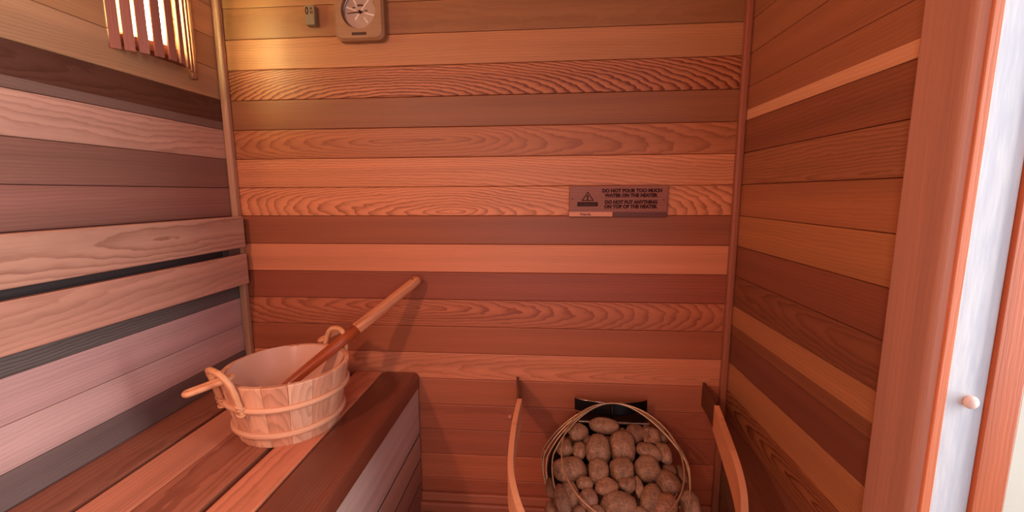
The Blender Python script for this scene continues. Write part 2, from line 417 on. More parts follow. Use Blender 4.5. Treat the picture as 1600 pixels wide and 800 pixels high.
# far casing and head of the opening
mb = MB(); board(mb, (W - .02, DOOR1 - .05, -.03), (W + .06, DOOR1 + .012, DOORH + .09), 'zy', wp((186, 108, 78), .3, .35), bev=.006)
mb.build('trim_6', M['cedar'], kind='structure')
mb = MB(); board(mb, (W - .02, DOOR1, DOORH), (W + .06, -.66, DOORH + .09), 'y', wp((186, 108, 78), .3, .35), bev=.006)
mb.build('trim_7', M['cedar'], kind='structure')
door = bpy.data.objects.new('door_1', None); C.objects.link(door); door.location = (W + .055, -.648, 0); door['kind'] = 'structure'
mb = MB(); board(mb, (W + .0538, -.652, -.02), (W + .0925, -.612, DOORH + .05), 'z', wp((186, 92, 48), .25, .3), bev=.0015)
mb.build('door_stile', M['cedar'], door)
mb = MB(); board(mb, (W + .0927, -.650, -.02), (W + .75, -.614, DOORH + .05), 'z', wp((226, 220, 200), .1), bev=.002)
mb.build('door_panel', M['cream'], door)

# door bumper knob on the white strip
kn = thing('door_bumper', 'small round pale bumper knob on the white door frame strip', 'knob', (W + .0325, -.647, .7155))
mb = MB(); prof = [(0.0, -.0098), (.004, -.0095), (.0072, -.0082), (.0088, -.0058), (.0088, -.003), (.0068, -.001), (.0058, .0)]
n = 20; vs = []; fs = []
for r, d in prof:
    for j in range(n):
        a = 2 * PI * j / n; vs.append((W + .0325 + r * math.cos(a), -.6472 + d, .7155 + r * math.sin(a)))
for i in range(len(prof) - 1):
    for j in range(n): fs.append([i * n + j, i * n + (j + 1) % n, (i + 1) * n + (j + 1) % n, (i + 1) * n + j])
mb.add(vs, fs, smooth=True); mb.build('bumper_head', M['knob'], kn)

# ------------------------------------------------------------------ bench
BT = .4463
bench = thing('sauna_bench', 'slatted cedar bench along the left wall carrying the wooden bucket', 'bench', (.27, -.75, 0))
sl = [(.002, .111, (150, 94, 72), .6, .04), (.1225, .2185, (202, 130, 100), .4, .3), (.2200, .3355, (168, 100, 74), .75, -.02), (.349, .4330, (214, 130, 96), .6, .03)]
for x0, x1, c, st, cc in sl:
    mb = MB(); board(mb, (x0, YF + .02, BT - .028), (x1, -.022 if x0 < .02 else -.004, BT), 'yf', wp(c, st, cc, .05, .03), bev=.004, seg=3)
    mb.build('seat_slat', M['bench'], bench)
mb = MB(); b = box_bm(1.49, .1074, .045, 0)
ed = [e for e in b.edges if all(v.co.y > 0 and v.co.z > 0 for v in e.verts)]
bmesh.ops.bevel(b, geom=ed, offset=.016, segments=6, affect='EDGES', profile=.5)
ed = [e for e in b.edges if all(v.co.y < -.04 and v.co.z > 0 for v in e.verts)]
bmesh.ops.bevel(b, geom=ed, offset=.003, segments=2, affect='EDGES', profile=.5)
bmesh.ops.reverse_faces(b, faces=b.faces[:])
mb.bm(b, Matrix.Translation((.4386 + .0547, -.751, BT - .0225)) @ AX['yf'], **wp((118, 60, 42), .7, .2, .1))
mb.build('nosing', M['oiled'], bench)
for z0, z1, c in [(.3175, .3995, (196, 164, 150)), (.2520, .317, (190, 156, 142)), (.1690, .2430, (176, 130, 110)), (.0915, .1600, (156, 104, 84)), (.002, .0825, (136, 84, 66))]:  # upper slats paler grey-pink, daylight glare put into the colour
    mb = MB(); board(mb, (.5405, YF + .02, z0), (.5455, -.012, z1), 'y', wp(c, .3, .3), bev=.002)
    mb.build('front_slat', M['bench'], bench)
mb = MB(); board(mb, (.523, YF + .022, .002), (.5403, -.014, .3995), 'y', wp((44, 28, 22), .2, .3), bev=.001)  # dark panel added so the slat gaps look shaded
mb.build('gap_shade_panel', M['bench'], bench)
for yy in (-.06, -.62, -1.2):
    mb = MB(); board(mb, (.48, yy - .03, .0), (.522, yy + .03, .39), 'z', wp((110, 66, 50), .3), bev=.002)
    mb.build('support_post', M['bench'], bench)
    mb = MB(); board(mb, (.02, yy - .02, .365), (.479, yy + .02, BT - .0285), 'x', wp((110, 66, 50), .3), bev=.002)
    mb.build('cross_bearer', M['bench'], bench)

# backrest: two boards on battens against the left wall
br = thing('backrest', 'two-board wooden backrest standing off the left wall above the bench', 'backrest', (0, -.75, .72))
for z0, z1, c, st, cc in [(.8335, .9245, (194, 146, 122), .75, .02), (.7235, .814, (200, 146, 122), .4, .05)]:
    mb = MB(); board(mb, (.022, YF + .03, z0), (.0415, -.024, z1), 'y', wp(c, st, cc, .04, .02), bev=.003, seg=3)
    mb.build('backrest_board', M['bench'], br)
for yy in (-.045, -.72, -1.4):
    mb = MB(); board(mb, (-.0008, yy - .022, .73), (.0218, yy + .022, .918), 'zy', wp((96, 74, 66), .2), bev=.002)
    mb.build('batten', M['bench'], br)

# ------------------------------------------------------------------ duckboard floor slats
db = thing('duckboard', 'cedar floor duckboard lying beside the bench front', 'duckboard', (1.0, -.75, -.03))
x = .553
while x < W - .06:
    mb = MB(); board(mb, (x, YF + .03, -.016), (x + .05, -.034, .0), 'yf', wp(random.choice(((190, 108, 74), (176, 98, 66))), .4), bev=.003)
    mb.build('floor_slat', M['bench'], db); x += .064
for yy in (-.15, -.75, -1.35):
    mb = MB(); board(mb, (.553, yy - .02, -.03), (W - .06, yy + .02, -.0161), 'x', wp(DARK, .3), bev=.002)
    mb.build('batten', M['bench'], db)

# ------------------------------------------------------------------ bucket
BC = Vector((.329, -.309, BT)); BH = .149; RB = .107; RR = .1365; TH = .012
bk = thing('wooden_bucket', 'round staved wooden sauna bucket with two hoops standing on the bench', 'bucket', BC)
def bp(az, z, r=None, dr=0.0):
    rr = (RB + (RR - RB) * z / BH if r is None else r) + dr
    return BC + Vector((rr * math.cos(az), rr * math.sin(az), z))
mb = MB(); NS = 17
for i in range(NS):
    a0 = 2 * PI * i / NS + .1; a1 = 2 * PI * (i + 1) / NS + .1 - .006
    rc = [(226, 164, 128), (218, 152, 118), (232, 174, 140), (214, 146, 112)][i * 7 % 4]
    vs, gs, fs = [], [], []
    na = 4; zs = [0, .003, BH * .5, BH - .003, BH]
    for jz, z in enumerate(zs):
        ins = .0012 if jz in (0, len(zs) - 1) else 0
        for side in (0, 1):
            for j in range(na + 1):
                a = a0 + (a1 - a0) * j / na
                rr = RB + (RR - RB) * z / BH - (TH - ins if side else ins)
                e = .0006 if (j in (0, na) and not side) else 0
                vs.append(BC + Vector((math.cos(a) * (rr - e), math.sin(a) * (rr - e), z)))
                gs.append((z, (j / na - .5) * (a1 - a0) * rr, side * TH))
    n1 = na + 1
    for jz in range(len(zs) - 1):
        for j in range(na):
            o = jz * 2 * n1; u = (jz + 1) * 2 * n1
            fs.append([o + j, o + j + 1, u + j + 1, u + j])
            fs.append([o + n1 + j + 1, o + n1 + j, u + n1 + j, u + n1 + j + 1])
        o = jz * 2 * n1; u = (jz + 1) * 2 * n1
        fs.append([o, u, u + n1, o + n1]); fs.append([o + na, o + n1 + na, u + n1 + na, u + na])
    t = (len(zs) - 1) * 2 * n1
    for j in range(na):
        fs.append([t + j, t + j + 1, t + n1 + j + 1, t + n1 + j]); fs.append([j + 1, j, n1 + j, n1 + j + 1])
    w = wp(rc, random.choice((.2, .5, .35)), random.uniform(-.012, .012), random.uniform(.01, .03), random.choice((-1, 1)) * random.uniform(.15, .35))
    mb.add(vs, fs, gs, **w)
mb.build('stave_wall', M['pine'], bk)
mb = MB(); vs = [BC + Vector((.096 * math.cos(2 * PI * j / 40), .096 * math.sin(2 * PI * j / 40), z)) for z in (.006, .016) for j in range(40)]
mb.add(vs, [list(range(40))[::-1], list(range(40, 80))] + [[j, (j + 1) % 40, 40 + (j + 1) % 40, 40 + j] for j in range(40)], **wp((214, 150, 108), .3))
mb.build('bucket_base', M['pine'], bk)
for zh, tilt in ((.096, .0), (.032, .0)):
    mb = MB(); pts = [bp(2 * PI * j / 64, zh, dr=.0025) for j in range(64)]
    tube(mb, pts, .0066, 10, closed=True, up=(0, 0, 1), **wp((228, 166, 128), .3, .3))
    mb.build('hoop', M['pine'], bk)
# plastic liner
mb = MB(); vs, fs = [], []
N = 64; zl = [.017, .05, .1, .14, .1475]
for z in zl:
    for j in range(N):
        a = 2 * PI * j / N
        rr = RB + (RR - RB) * z / BH - TH - .0012 + .0008 * math.sin(9 * a + z * 20) - (.0012 if int(j / 9) % 2 else 0)
        zz = z + (.005 if (z > .145 and 22 <= j <= 33) else 0)
        vs.append(BC + Vector((rr * math.cos(a), rr * math.sin(a), zz)))
for i in range(len(zl) - 1):
    for j in range(N): fs.append([i * N + j, (i + 1) * N + j, (i + 1) * N + (j + 1) % N, i * N + (j + 1) % N])
vs.append(BC + Vector((0, 0, .0175))); fs += [[j, (j + 1) % N, len(vs) - 1] for j in range(N)]
mb.add(vs, fs, smooth=True); mb.build('liner', M['liner'], bk)
# rattan ears with toggles
def ear(azc, spread, ztop, lean, name='ear_loop'):
    mb = MB()
    a0, a1 = azc + spread, azc - spread
    base0, base1 = bp(a0, .098, dr=.007), bp(a1, .098, dr=.007)
    low0, low1 = bp(a0, .085, dr=.006), bp(a1, .085, dr=.006)
    k0, k1 = bp(a0 * .92 + azc * .08, .150, dr=.008), bp(a1 * .92 + azc * .08, .150, dr=.008)
    top = bp(azc, ztop, r=RR + lean); s0 = bp(azc + spread * .6, ztop - .007, r=RR + lean * .9); s1 = bp(azc - spread * .6, ztop - .007, r=RR + lean * .9)
    pts = spline([low0, base0, k0, s0, top, s1, k1, base1, low1], 7)
    n = len(pts)
    rad = [.0066 * (1 + .06 * math.sin(i * 1.7)) * (0.75 if i < 2 or i > n - 3 else 1) for i in range(n)]
    tube(mb, pts, rad, 12, **wp((226, 158, 112), .4, .3))
    o = mb.build(name, M['rattan'], bk)
    for a, q in ((a0, base0), (a1, base1)):   # wrapped binding cord at each root
        for dz in (-.008, 0.0, .008):
            mb = MB(); c = bp(a, .100 + dz, dr=.007)
            er = Vector((math.cos(a), math.sin(a), 0)); et = Vector((-math.sin(a), math.cos(a), 0))
            ring = [c + (er * math.cos(t) + et * math.sin(t)) * .0080 + Vector((0, 0, .004 * math.sin(t + dz * 300))) for t in [2 * PI * i / 16 for i in range(16)]]
            tube(mb, ring, .0022, 6, closed=True, **wp((220, 156, 110), .2, .3)); mb.build('binding', M['rattan'], o)
    return o
AZL, AZR = math.radians(243), math.radians(68)
ear(AZL, math.radians(17), .186, .018)
ear(AZR, math.radians(16), .190, .012)
def toggle(p0, p1, w):
    p0, p1 = Vector(p0), Vector(p1); d = (p1 - p0).normalized(); up = Vector((0, 0, 1)); s = d.cross(up).normalized()
    L = (p1 - p0).length
    mb = MB(); ring = []
    for i in range(12): a = PI / 2 + PI * i / 11; ring.append(p0 + d * (w + w * math.cos(a)) + s * w * math.sin(a))
    ring += [p0 + d * (w + (L - 2 * w) * t) - s * w for t in (.25, .5, .75)]
    for i in range(12): a = -PI / 2 + PI * i / 11; ring.append(p0 + d * (L - w + w * math.cos(a)) + s * w * math.sin(a))
    ring += [p0 + d * (w + (L - 2 * w) * t) + s * w for t in (.75, .5, .25)]
    tube(mb, ring, .0062, 10, closed=True, up=(0, 0, 1), **wp((222, 152, 108), .4, .3))
    return mb.build('handle_toggle', M['rattan'], bk)
toggle((.207, -.462, .588), (.268, -.408, .603), .0075)
toggle((.325, -.156, .596), (.372, -.126, .618), .0075)

# ------------------------------------------------------------------ ladle leaning in the bucket
tip = Vector((.566, -.022, .745)); low = Vector((.306, -.314, .526)); dl = (tip - low).normalized()
ld = thing('ladle', 'wooden handled ladle with copper shank leaning from bucket to back wall', 'ladle', low)
side = dl.cross(Vector((0, 0, 1))).normalized(); upv = side.cross(dl).normalized()
def bar(mb, stations, n=20, **k):
    vs, gs, fs = [], [], []
    for t, wx, hz in stations:
        c = low + dl * t
        for j in range(n):
            th = 2 * PI * j / n; cx, sx = math.cos(th), math.sin(th); e = .55
            a = math.copysign(abs(cx) ** e, cx) * wx; b = math.copysign(abs(sx) ** e, sx) * hz
            vs.append(c + side * a + upv * b); gs.append((t, a, b))
    m = len(stations)
    for i in range(m - 1):
        for j in range(n): fs.append([i * n + j, i * n + (j + 1) % n, (i + 1) * n + (j + 1) % n, (i + 1) * n + j])
    fs.append(list(range(n))[::-1]); fs.append([(m - 1) * n + j for j in range(n)])
    mb.add(vs, fs, gs, smooth=True, **k)
LL = (tip - low).length
mid = LL * .505
mb = MB(); bar(mb, [(mid - .003, .0175, .0125), (mid, .0185, .0135), (mid + .05, .0175, .0130), (LL * .75, .0160, .0125), (LL - .03, .0160, .0120), (LL - .012, .0145, .0110), (LL - .004, .0105, .0075), (LL, .004, .002)], **wp((206, 132, 92), .5, .01, .02, .05))
mb.build('handle', M['pine'], ld)
mb = MB(); hc = tip - dl * .021
ring = [hc + (dl * math.cos(a) + side * math.sin(a)) * .0026 for a in [2 * PI * i / 14 for i in range(14)]]
mb.add([q + upv * .0124 for q in ring] + [q - upv * .0124 for q in ring], [list(range(14)), list(range(14, 28))[::-1]] + [[i, 14 + i, 14 + (i + 1) % 14, (i + 1) % 14] for i in range(14)])
mb.build('hanging_hole', M['ink'], ld)
mb = MB(); bar(mb, [(.0, .010, .007), (.03, .0135, .0100), (mid - .06, .0155, .0115), (mid, .0160, .0118)], **wp((176, 82, 44), .5, .2))
mb.build('shank', M['oiled'], ld)
mb = MB(); N = 28; vs, fs = [], []
bc = low + Vector((-.004, -.01, -.032))
pr_ = [(.030, .022), (.030, .0), (.027, -.014), (.018, -.022), (.0, -.025)]
for r, z in pr_:
    for j in range(N): vs.append(bc + Vector((r * math.cos(2 * PI * j / N), r * math.sin(2 * PI * j / N), z)))
for r, z in pr_[::-1]:
    for j in range(N): vs.append(bc + Vector((max(r - .0015, 0) * math.cos(2 * PI * j / N), max(r - .0015, 0) * math.sin(2 * PI * j / N), z + (.0015 if z < .02 else 0))))
for i in range(2 * len(pr_) - 1):
    for j in range(N): fs.append([i * N + j, (i + 1) * N + j, (i + 1) * N + (j + 1) % N, i * N + (j + 1) % N])
mb.add(vs, fs, smooth=True); mb.build('bowl', M['copper'], ld)

# ------------------------------------------------------------------ wall lamp with slatted shade
LB = 1.2995
lamp = thing('wall_lamp', 'slatted wooden wall lamp, lit, high on the left wall', 'lamp', (0, -.215, LB))
LY0, LY1 = -.3215, -.1085; LH = .34
def shade_pt(t, extra=0.0):   # t 0..1 along the shade's bulging plan, left to right
    a = PI * (1 - t)
    yy = (LY0 + LY1) / 2 + (LY1 - LY0) / 2 * math.cos(a) * 1.0
    xx = .063 * math.sin(a) ** .75
    return Vector((xx + extra, yy, 0))
ctrs = [(.0085, -.3185), (.0245, -.3020), (.0395, -.2830), (.0505, -.2570), (.0580, -.2300), (.0570, -.2020), (.0420, -.1680), (.0270, -.1400)]
NC = len(ctrs)
for i, (cx, cy) in enumerate(ctrs):
    p0 = Vector(ctrs[max(i - 1, 0)]); p1 = Vector(ctrs[min(i + 1, NC - 1)]); d = (p1 - p0).normalized()
    ang = math.atan2(d.y, d.x)
    T = Matrix.Translation((cx, cy, LB + LH / 2)) @ Matrix.Rotation(ang, 4, 'Z')
    mb = MB(); b = box_bm(LH, .0185, .0055, .0009)
    mb.bm(b, T @ AX['z'], **wp((150, 92, 74), .3, .3)); mb.build('shade_slat', M['cedar'], lamp)
# end post at the right, a little longer
mb = MB(); board(mb, (.0006, -.1185, LB - .012), (.016, -.1045, LB + LH), 'z', wp((146, 88, 66), .3, .3), bev=.0035, seg=3)
mb.build('end_post', M['cedar'], lamp)
for zz in (LB + .024, LB + LH - .03):
    pts = [(cx * .86 - .004, (cy + .215) * .97 - .215, zz) for cx, cy in ctrs]
    pts = spline([(.001, -.308, zz)] + pts[1:] + [(.012, -.122, zz)], 5)
    mb = MB(); vs, fs = [], []
    for q in pts:
        n_ = (Vector(q) - Vector((0, -.215, zz))).normalized() * .004
        for dz in (-.011, .011):
            vs.append(Vector(q) + Vector((0, 0, dz))); vs.append(Vector(q) - n_ + Vector((0, 0, dz)))
    for i in range(len(pts) - 1):
        a = i * 4; b = a + 4
        fs += [[a, b, b + 2, a + 2], [a + 1, a + 3, b + 3, b + 1], [a, a + 1, b + 1, b], [a + 2, b + 2, b + 3, a + 3]]
    e = (len(pts) - 1) * 4
    fs += [[0, 2, 3, 1], [e, e + 1, e + 3, e + 2]]
    mb.add(vs, fs, **wp((120, 66, 52), .3, .3)); mb.build('shade_rail', M['cedar'], lamp)
mb = MB(); vs = [(.001, -.305, LB + .014)] + [(cx * .80 - .003, (cy + .215) * .93 - .215, LB + .014) for cx, cy in ctrs[1:]] + [(.001, -.125, LB + .014)]
vs2 = [(a, b, c + .005) for a, b, c in vs]; nv = len(vs)
mb.add(vs + vs2, [list(range(nv)), list(range(nv, 2 * nv))[::-1]] + [[j, nv + j, nv + (j + 1) % nv, (j + 1) % nv] for j in range(nv)], **wp((130, 76, 58), .3, .3))
mb.build('shade_floor', M['cedar'], lamp)
mb = MB(); board(mb, (.0005, -.25, LB + .03), (.008, -.17, LB + .30), 'z', wp((150, 150, 145), .1), bev=.003)
mb.build('lamp_base', M['white'], lamp)
mb = MB(); N = 20; vs, fs = [], []
pf = [(0, .052), (.008, .0535), (.0125, .058), (.015, .068), (.015, .20), (.0125, .215), (.0, .22)]
for r, z in pf:
    for j in range(N): vs.append((.0265 + r * math.cos(2 * PI * j / N), -.232 + r * math.sin(2 * PI * j / N), LB + z))
for i in range(len(pf) - 1):
    for j in range(N): fs.append([i * N + j, i * N + (j + 1) % N, (i + 1) * N + (j + 1) % N, (i + 1) * N + j])
mb.add(vs, fs, smooth=True); mb.build('bulb', M['bulb'], lamp)

# ------------------------------------------------------------------ thermometer, switch, sign
def rrect(hw, hh, r, n=8, m=8):
    out = []; res = []
    for cx, cz, a0 in ((hw - r, hh - r, 0), (-hw + r, hh - r, PI / 2), (-hw + r, -hh + r, PI), (hw - r, -hh + r, 1.5 * PI)):
        for i in range(n + 1):
            a = a0 + PI / 2 * i / n; out.append((cx + r * math.cos(a), cz + r * math.sin(a)))
    for i, q in enumerate(out):
        res.append(q)
        if i % (n + 1) == n:
            q2 = out[(i + 1) % len(out)]
            res += [(q[0] + (q2[0] - q[0]) * k / m, q[1] + (q2[1] - q[1]) * k / m) for k in range(1, m)]
    return res
TC = Vector((.4255, 0, 1.4735))
th = thing('thermometer', 'round dial sauna thermometer in rounded square case on back wall', 'thermometer', TC)
mb = MB(); lay = [(.0012, .069, .073, .02), (-.022, .069, .073, .02), (-.029, .063, .067, .018)]
vs, fs = [], []
for yd, hw, hh, r in lay:
    for x_, z_ in rrect(hw, hh, r): vs.append(TC + Vector((x_, yd, z_)))
n = len(rrect(.069, .073, .02))
for i in range(2):
    for j in range(n): fs.append([i * n + j, i * n + (j + 1) % n, (i + 1) * n + (j + 1) % n, (i + 1) * n + j])
# face plate with a round hole: strip between rounded square and circle
NR = n; RH = .0475
ang = [math.atan2(z_, x_) for x_, z_ in rrect(.063, .067, .018)]
o = len(vs)
for a in ang: vs.append(TC + Vector((RH * math.cos(a), -.029, .003 + RH * math.sin(a))))
for a in ang: vs.append(TC + Vector((RH * math.cos(a), -.012, .003 + RH * math.sin(a))))
for j in range(n):
    fs.append([2 * n + j, 2 * n + (j + 1) % n, o + (j + 1) % n, o + j]); fs.append([o + j, o + (j + 1) % n, o + n + (j + 1) % n, o + n + j])
mb.add(vs, fs, **wp((196, 140, 96), .2)); mb.build('case', M['case'], th)
def disc(c, r, yd, n=48): return [c + Vector((r * math.cos(2 * PI * j / n), yd, r * math.sin(2 * PI * j / n))) for j in range(n)]
DC = TC + Vector((0, 0, .003))
mb = MB(); mb.add(disc(DC, .0472, -.0135) + disc(DC, .0472, -.0125), [list(range(48))[::-1]] + [[j, (j + 1) % 48, 48 + (j + 1) % 48, 48 + j] for j in range(48)])
mb.build('dial', M['dial'], th)
mb = MB(); tube(mb, [DC + Vector((.0455 * math.cos(a), -.0165, .0455 * math.sin(a))) for a in [2 * PI * i / 48 for i in range(48)]], .002, 8, closed=True)
mb.build('bezel', M['chrome'], th)
def strip(c, a, r0, r1, w0, w1, yd, thick=.0006):
    d = Vector((math.cos(a), 0, math.sin(a))); s_ = Vector((-math.sin(a), 0, math.cos(a)))
    q = [c + d * r0 + s_ * w0, c + d * r1 + s_ * w1, c + d * r1 - s_ * w1, c + d * r0 - s_ * w0]
    v = [p + Vector((0, yd, 0)) for p in q] + [p + Vector((0, yd + thick, 0)) for p in q]
    return v, [[0, 1, 2, 3], [7, 6, 5, 4], [0, 4, 5, 1], [1, 5, 6, 2], [2, 6, 7, 3], [3, 7, 4, 0]]
mb = MB()  # pale radial strips: glare streaks on the dial put into colour
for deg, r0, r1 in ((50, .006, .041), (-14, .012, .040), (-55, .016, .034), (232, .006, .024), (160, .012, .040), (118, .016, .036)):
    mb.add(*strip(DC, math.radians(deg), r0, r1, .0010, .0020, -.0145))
mb.build('dial_glare', M['glare'], th)
mb = MB(); mb.add(*strip(DC, math.radians(184), -.008, .036, .0014, .0006, -.0158)); 
mb.add(disc(DC, .0042, -.018, 20) + disc(DC, .0042, -.0135, 20), [list(range(20))[::-1]] + [[j, (j + 1) % 20, 20 + (j + 1) % 20, 20 + j] for j in range(20)])
mb.build('pointer', M['ink'], th)
mb = MB()
for dx, dz, hw, hh in ((.0, .017, .009, .0022), (.017, .003, .004, .0014), (-.017, .012, .004, .0014)):
    q = [DC + Vector((dx + sx * hw, 0, dz + sz * hh)) for sx, sz in ((-1, -1), (1, -1), (1, 1), (-1, 1))]
    mb.add([p + Vector((0, -.0142, 0)) for p in q] + [p + Vector((0, -.0134, 0)) for p in q], [[0, 1, 2, 3], [0, 4, 5, 1], [1, 5, 6, 2], [2, 6, 7, 3], [3, 7, 4, 0]])
mb.build('dial_print', M['label'], th)
mb = MB(); board(mb, TC + Vector((-.020, -.0302, -.0605)), TC + Vector((.0205, -.0288, -.0535)), 'x', wp((70, 38, 24), .1), bev=.0003)
mb.build('name_plate', M['label'], th)

SW = Vector((.2865, 0, 1.4725))
sw = thing('wall_switch', 'small wooden block switch beside the thermometer on back wall', 'switch', SW)
mb = MB(); board(mb, SW + Vector((-.0135, -.022, -.0265)), SW + Vector((.0135, 0, .0255)), 'z', wp((166, 142, 112), .2), bev=.003, seg=3)
mb.build('switch_block', M['switch'], sw)
mb = MB()
text_mesh(mb, '0', .0265, SW + Vector((-.0122, -.0222, .0010)), (1, 0, 0), (0, 0, 1), .0006, .72)
text_mesh(mb, 'A', .0105, SW + Vector((.0018, -.0222, .0118)), (1, 0, 0), (0, 0, 1), .0003, .9)
text_mesh(mb, 'N', .0105, SW + Vector((.0018, -.0222, .0018)), (1, 0, 0), (0, 0, 1), .0003, .9)
mb.build('switch_lettering', M['ink'], sw)

SX0, SX1, SZ0, SZ1 = .996, 1.2655, .9205, 1.008
sg = thing('warning_sign', 'engraved wooden heater warning plaque on the back wall', 'sign', ((SX0 + SX1) / 2, 0, (SZ0 + SZ1) / 2))
mb = MB(); board(mb, (SX0, -.010, SZ0), (SX1, 0, SZ1), 'xw', wp((142, 82, 64), .5, .2, .1), bev=.003, seg=3)
mb.build('plaque', M['cedar'], sg)
sw_, sh_ = SX1 - SX0, SZ1 - SZ0
def sxz(u, v): return Vector((SX0 + u * sw_, -.0102, SZ1 - v * sh_))
mb = MB()
for txt, u0, u1, v in (('DO NOT POUR TOO MUCH', .335, .92, .215), ('WATER ON THE HEATER', .365, .88, .362), ('DO NOT PUT ANYTHING', .365, .88, .575), ('ON TOP OF THE HEATER', .36, .88, .715)):
    t = MB(); text_mesh(t, txt, .0115, (0, 0, 0), (1, 0, 0), (0, 0, 1), .0006)
    wd = max(v_[0] for v_ in t.v) or 1
    text_mesh(mb, txt, .0128, sxz(u0, v), (1, 0, 0), (0, 0, 1), .00085, (u1 - u0) * sw_ / wd * .92)
mb.build('lettering', M['ink'], sg)
mb = MB()
tri = [(.19, .185), (.125, .485), (.255, .485)]
tc_ = (.19, .385)
P3 = [sxz(*q) for q in tri]; cen = sxz(*tc_)
P4 = [cen + (q - cen) * .72 for q in P3]
mb.add(P3 + P4 + [q + Vector((0, .0006, 0)) for q in P3], [[0, 1, 4, 3], [1, 2, 5, 4], [2, 0, 3, 5]])
text_mesh(mb, '!', .019, sxz(.176, .455), (1, 0, 0), (0, 0, 1), .0009, 1.3)
mb.build('warning_triangle', M['ink'], sg)
mb = MB(); q0 = sxz(.085, .52); q1 = sxz(.295, .655)
board(mb, (q0.x, -.0104, q1.z), (q1.x, -.0095, q0.z), 'x', wp((60, 20, 12), .1), bev=.0002); mb.build('warning_bar', M['ink'], sg)
mb = MB(); text_mesh(mb, 'WARNING', .0085, sxz(.19, .632), (1, 0, 0), (0, 0, 1), .0002, 1.1, 'CENTER')
for v in range(len(mb.v)): mb.v[v] = (mb.v[v][0], mb.v[v][1] - .0004, mb.v[v][2])
mb.build('warning_word', M['label'], sg)
mb = MB(); board(mb, (SX0 + .0005, -.0112, SZ0 + .002), (SX0 + sw_ * .445, -.009, SZ0 + .0150), 'xw', wp((206, 132, 100), .2, .3), bev=.0006)
mb.build('maker_strip', M['cedar'], sg)
mb = MB(); text_mesh(mb, 'Finlandia', .0098, (SX0 + sw_ * .115, -.0114, SZ0 + .0052), (1, 0, 0), (0, 0, 1), .0002, .86); mb.build('maker_name', M['label'], sg)
mb = MB(); board(mb, (SX0 + sw_ * .447, -.0106, SZ0 + .0015), (SX1 - .002, -.009, SZ0 + .0142), 'xw', wp((104, 52, 42), .2, .3), bev=.0005)
mb.build('lower_strip', M['cedar'], sg)
for u, v in ((.035, .42), (.955, .46)):
    mb = MB(); c = sxz(u, v); mb.add(disc(c, .0016, -.0004, 14) + disc(c, .0016, .0006, 14), [list(range(14))[::-1]] + [[j, (j + 1) % 14, 14 + (j + 1) % 14, 14 + j] for j in range(14)])
    mb.build('pin', M['ink'], sg)

# ------------------------------------------------------------------ heater
HX = 1.125
ht = thing('sauna_heater', 'drop-shaped wall-hung heater with wire basket full of stones', 'heater', (HX, 0, .02))
mb = MB(); out = []
for i in range(64):
    a = 2 * PI * i / 64; v = (1 - math.cos(a)) / 2
    out.append((.215 * math.sin(a) * (.62 + .42 * v) if v > .12 else .215 * math.sin(a) * (.62 + .42 * .12), .355 - .325 * v))
vs = [(HX + u, -.012, z) for u, z in out] + [(HX + u, -.024, z) for u, z in out]
mb.add(vs, [list(range(64)), list(range(64, 128))[::-1]] + [[j, 64 + j, 64 + (j + 1) % 64, (j + 1) % 64] for j in range(64)])
mb.build('back_plate', M['black'], ht)
# hood bracket: thin curved sheet, bulging forward in the middle, bright upper lip
mb = MB(); K = 20; vs, fs = [], []
def hood(u): return -.060 + .024 * (u * u)
for i in range(K + 1):
    u = -1 + 2 * i / K; x_ = HX - .003 + u * .103; y_ = hood(u)
    for yy, zz in ((y_, .397), (y_ - .003, .396), (y_ - .006, .364), (y_ - .003, .364)): vs.append((x_, yy, zz))
for i in range(K):
    for j in range(4): fs.append([i * 4 + j, i * 4 + (j + 1) % 4, (i + 1) * 4 + (j + 1) % 4, (i + 1) * 4 + j])
fs.append([0, 1, 2, 3]); fs.append([K * 4 + j for j in (3, 2, 1, 0)])
for sx in (-.1, .094):
    b_ = MB(); board(b_, (HX + sx, -.040, .365), (HX + sx + .003, -.001, .374), 'x', wp((20, 20, 20), 0), bev=0)
    o_ = len(vs); vs += b_.v; fs += [[q + o_ for q in f_] for f_ in b_.f]
mb.add(vs, fs); mb.build('top_bracket', M['black'], ht)
mb = MB(); tube(mb, [(HX - .003 + u * .103, hood(u) - .0018, .3975) for u in [-1 + 2 * i / 20 for i in range(21)]], .0014, 6)
mb.build('chrome_lip', M['chrome'], ht)
mb = MB(); board(mb, (HX - .098, -.088, .347), (HX + .098, -.080, .354), 'x', wp((150, 120, 100), .1), bev=.0015)
mb.build('shelf_lip', M['steel'], ht)
mb = MB(); board(mb, (HX - .10, -.079, .342), (HX + .10, -.0245, .346), 'x', wp((20, 20, 20), .1), bev=0)
mb.build('slot_shelf', M['black'], ht)
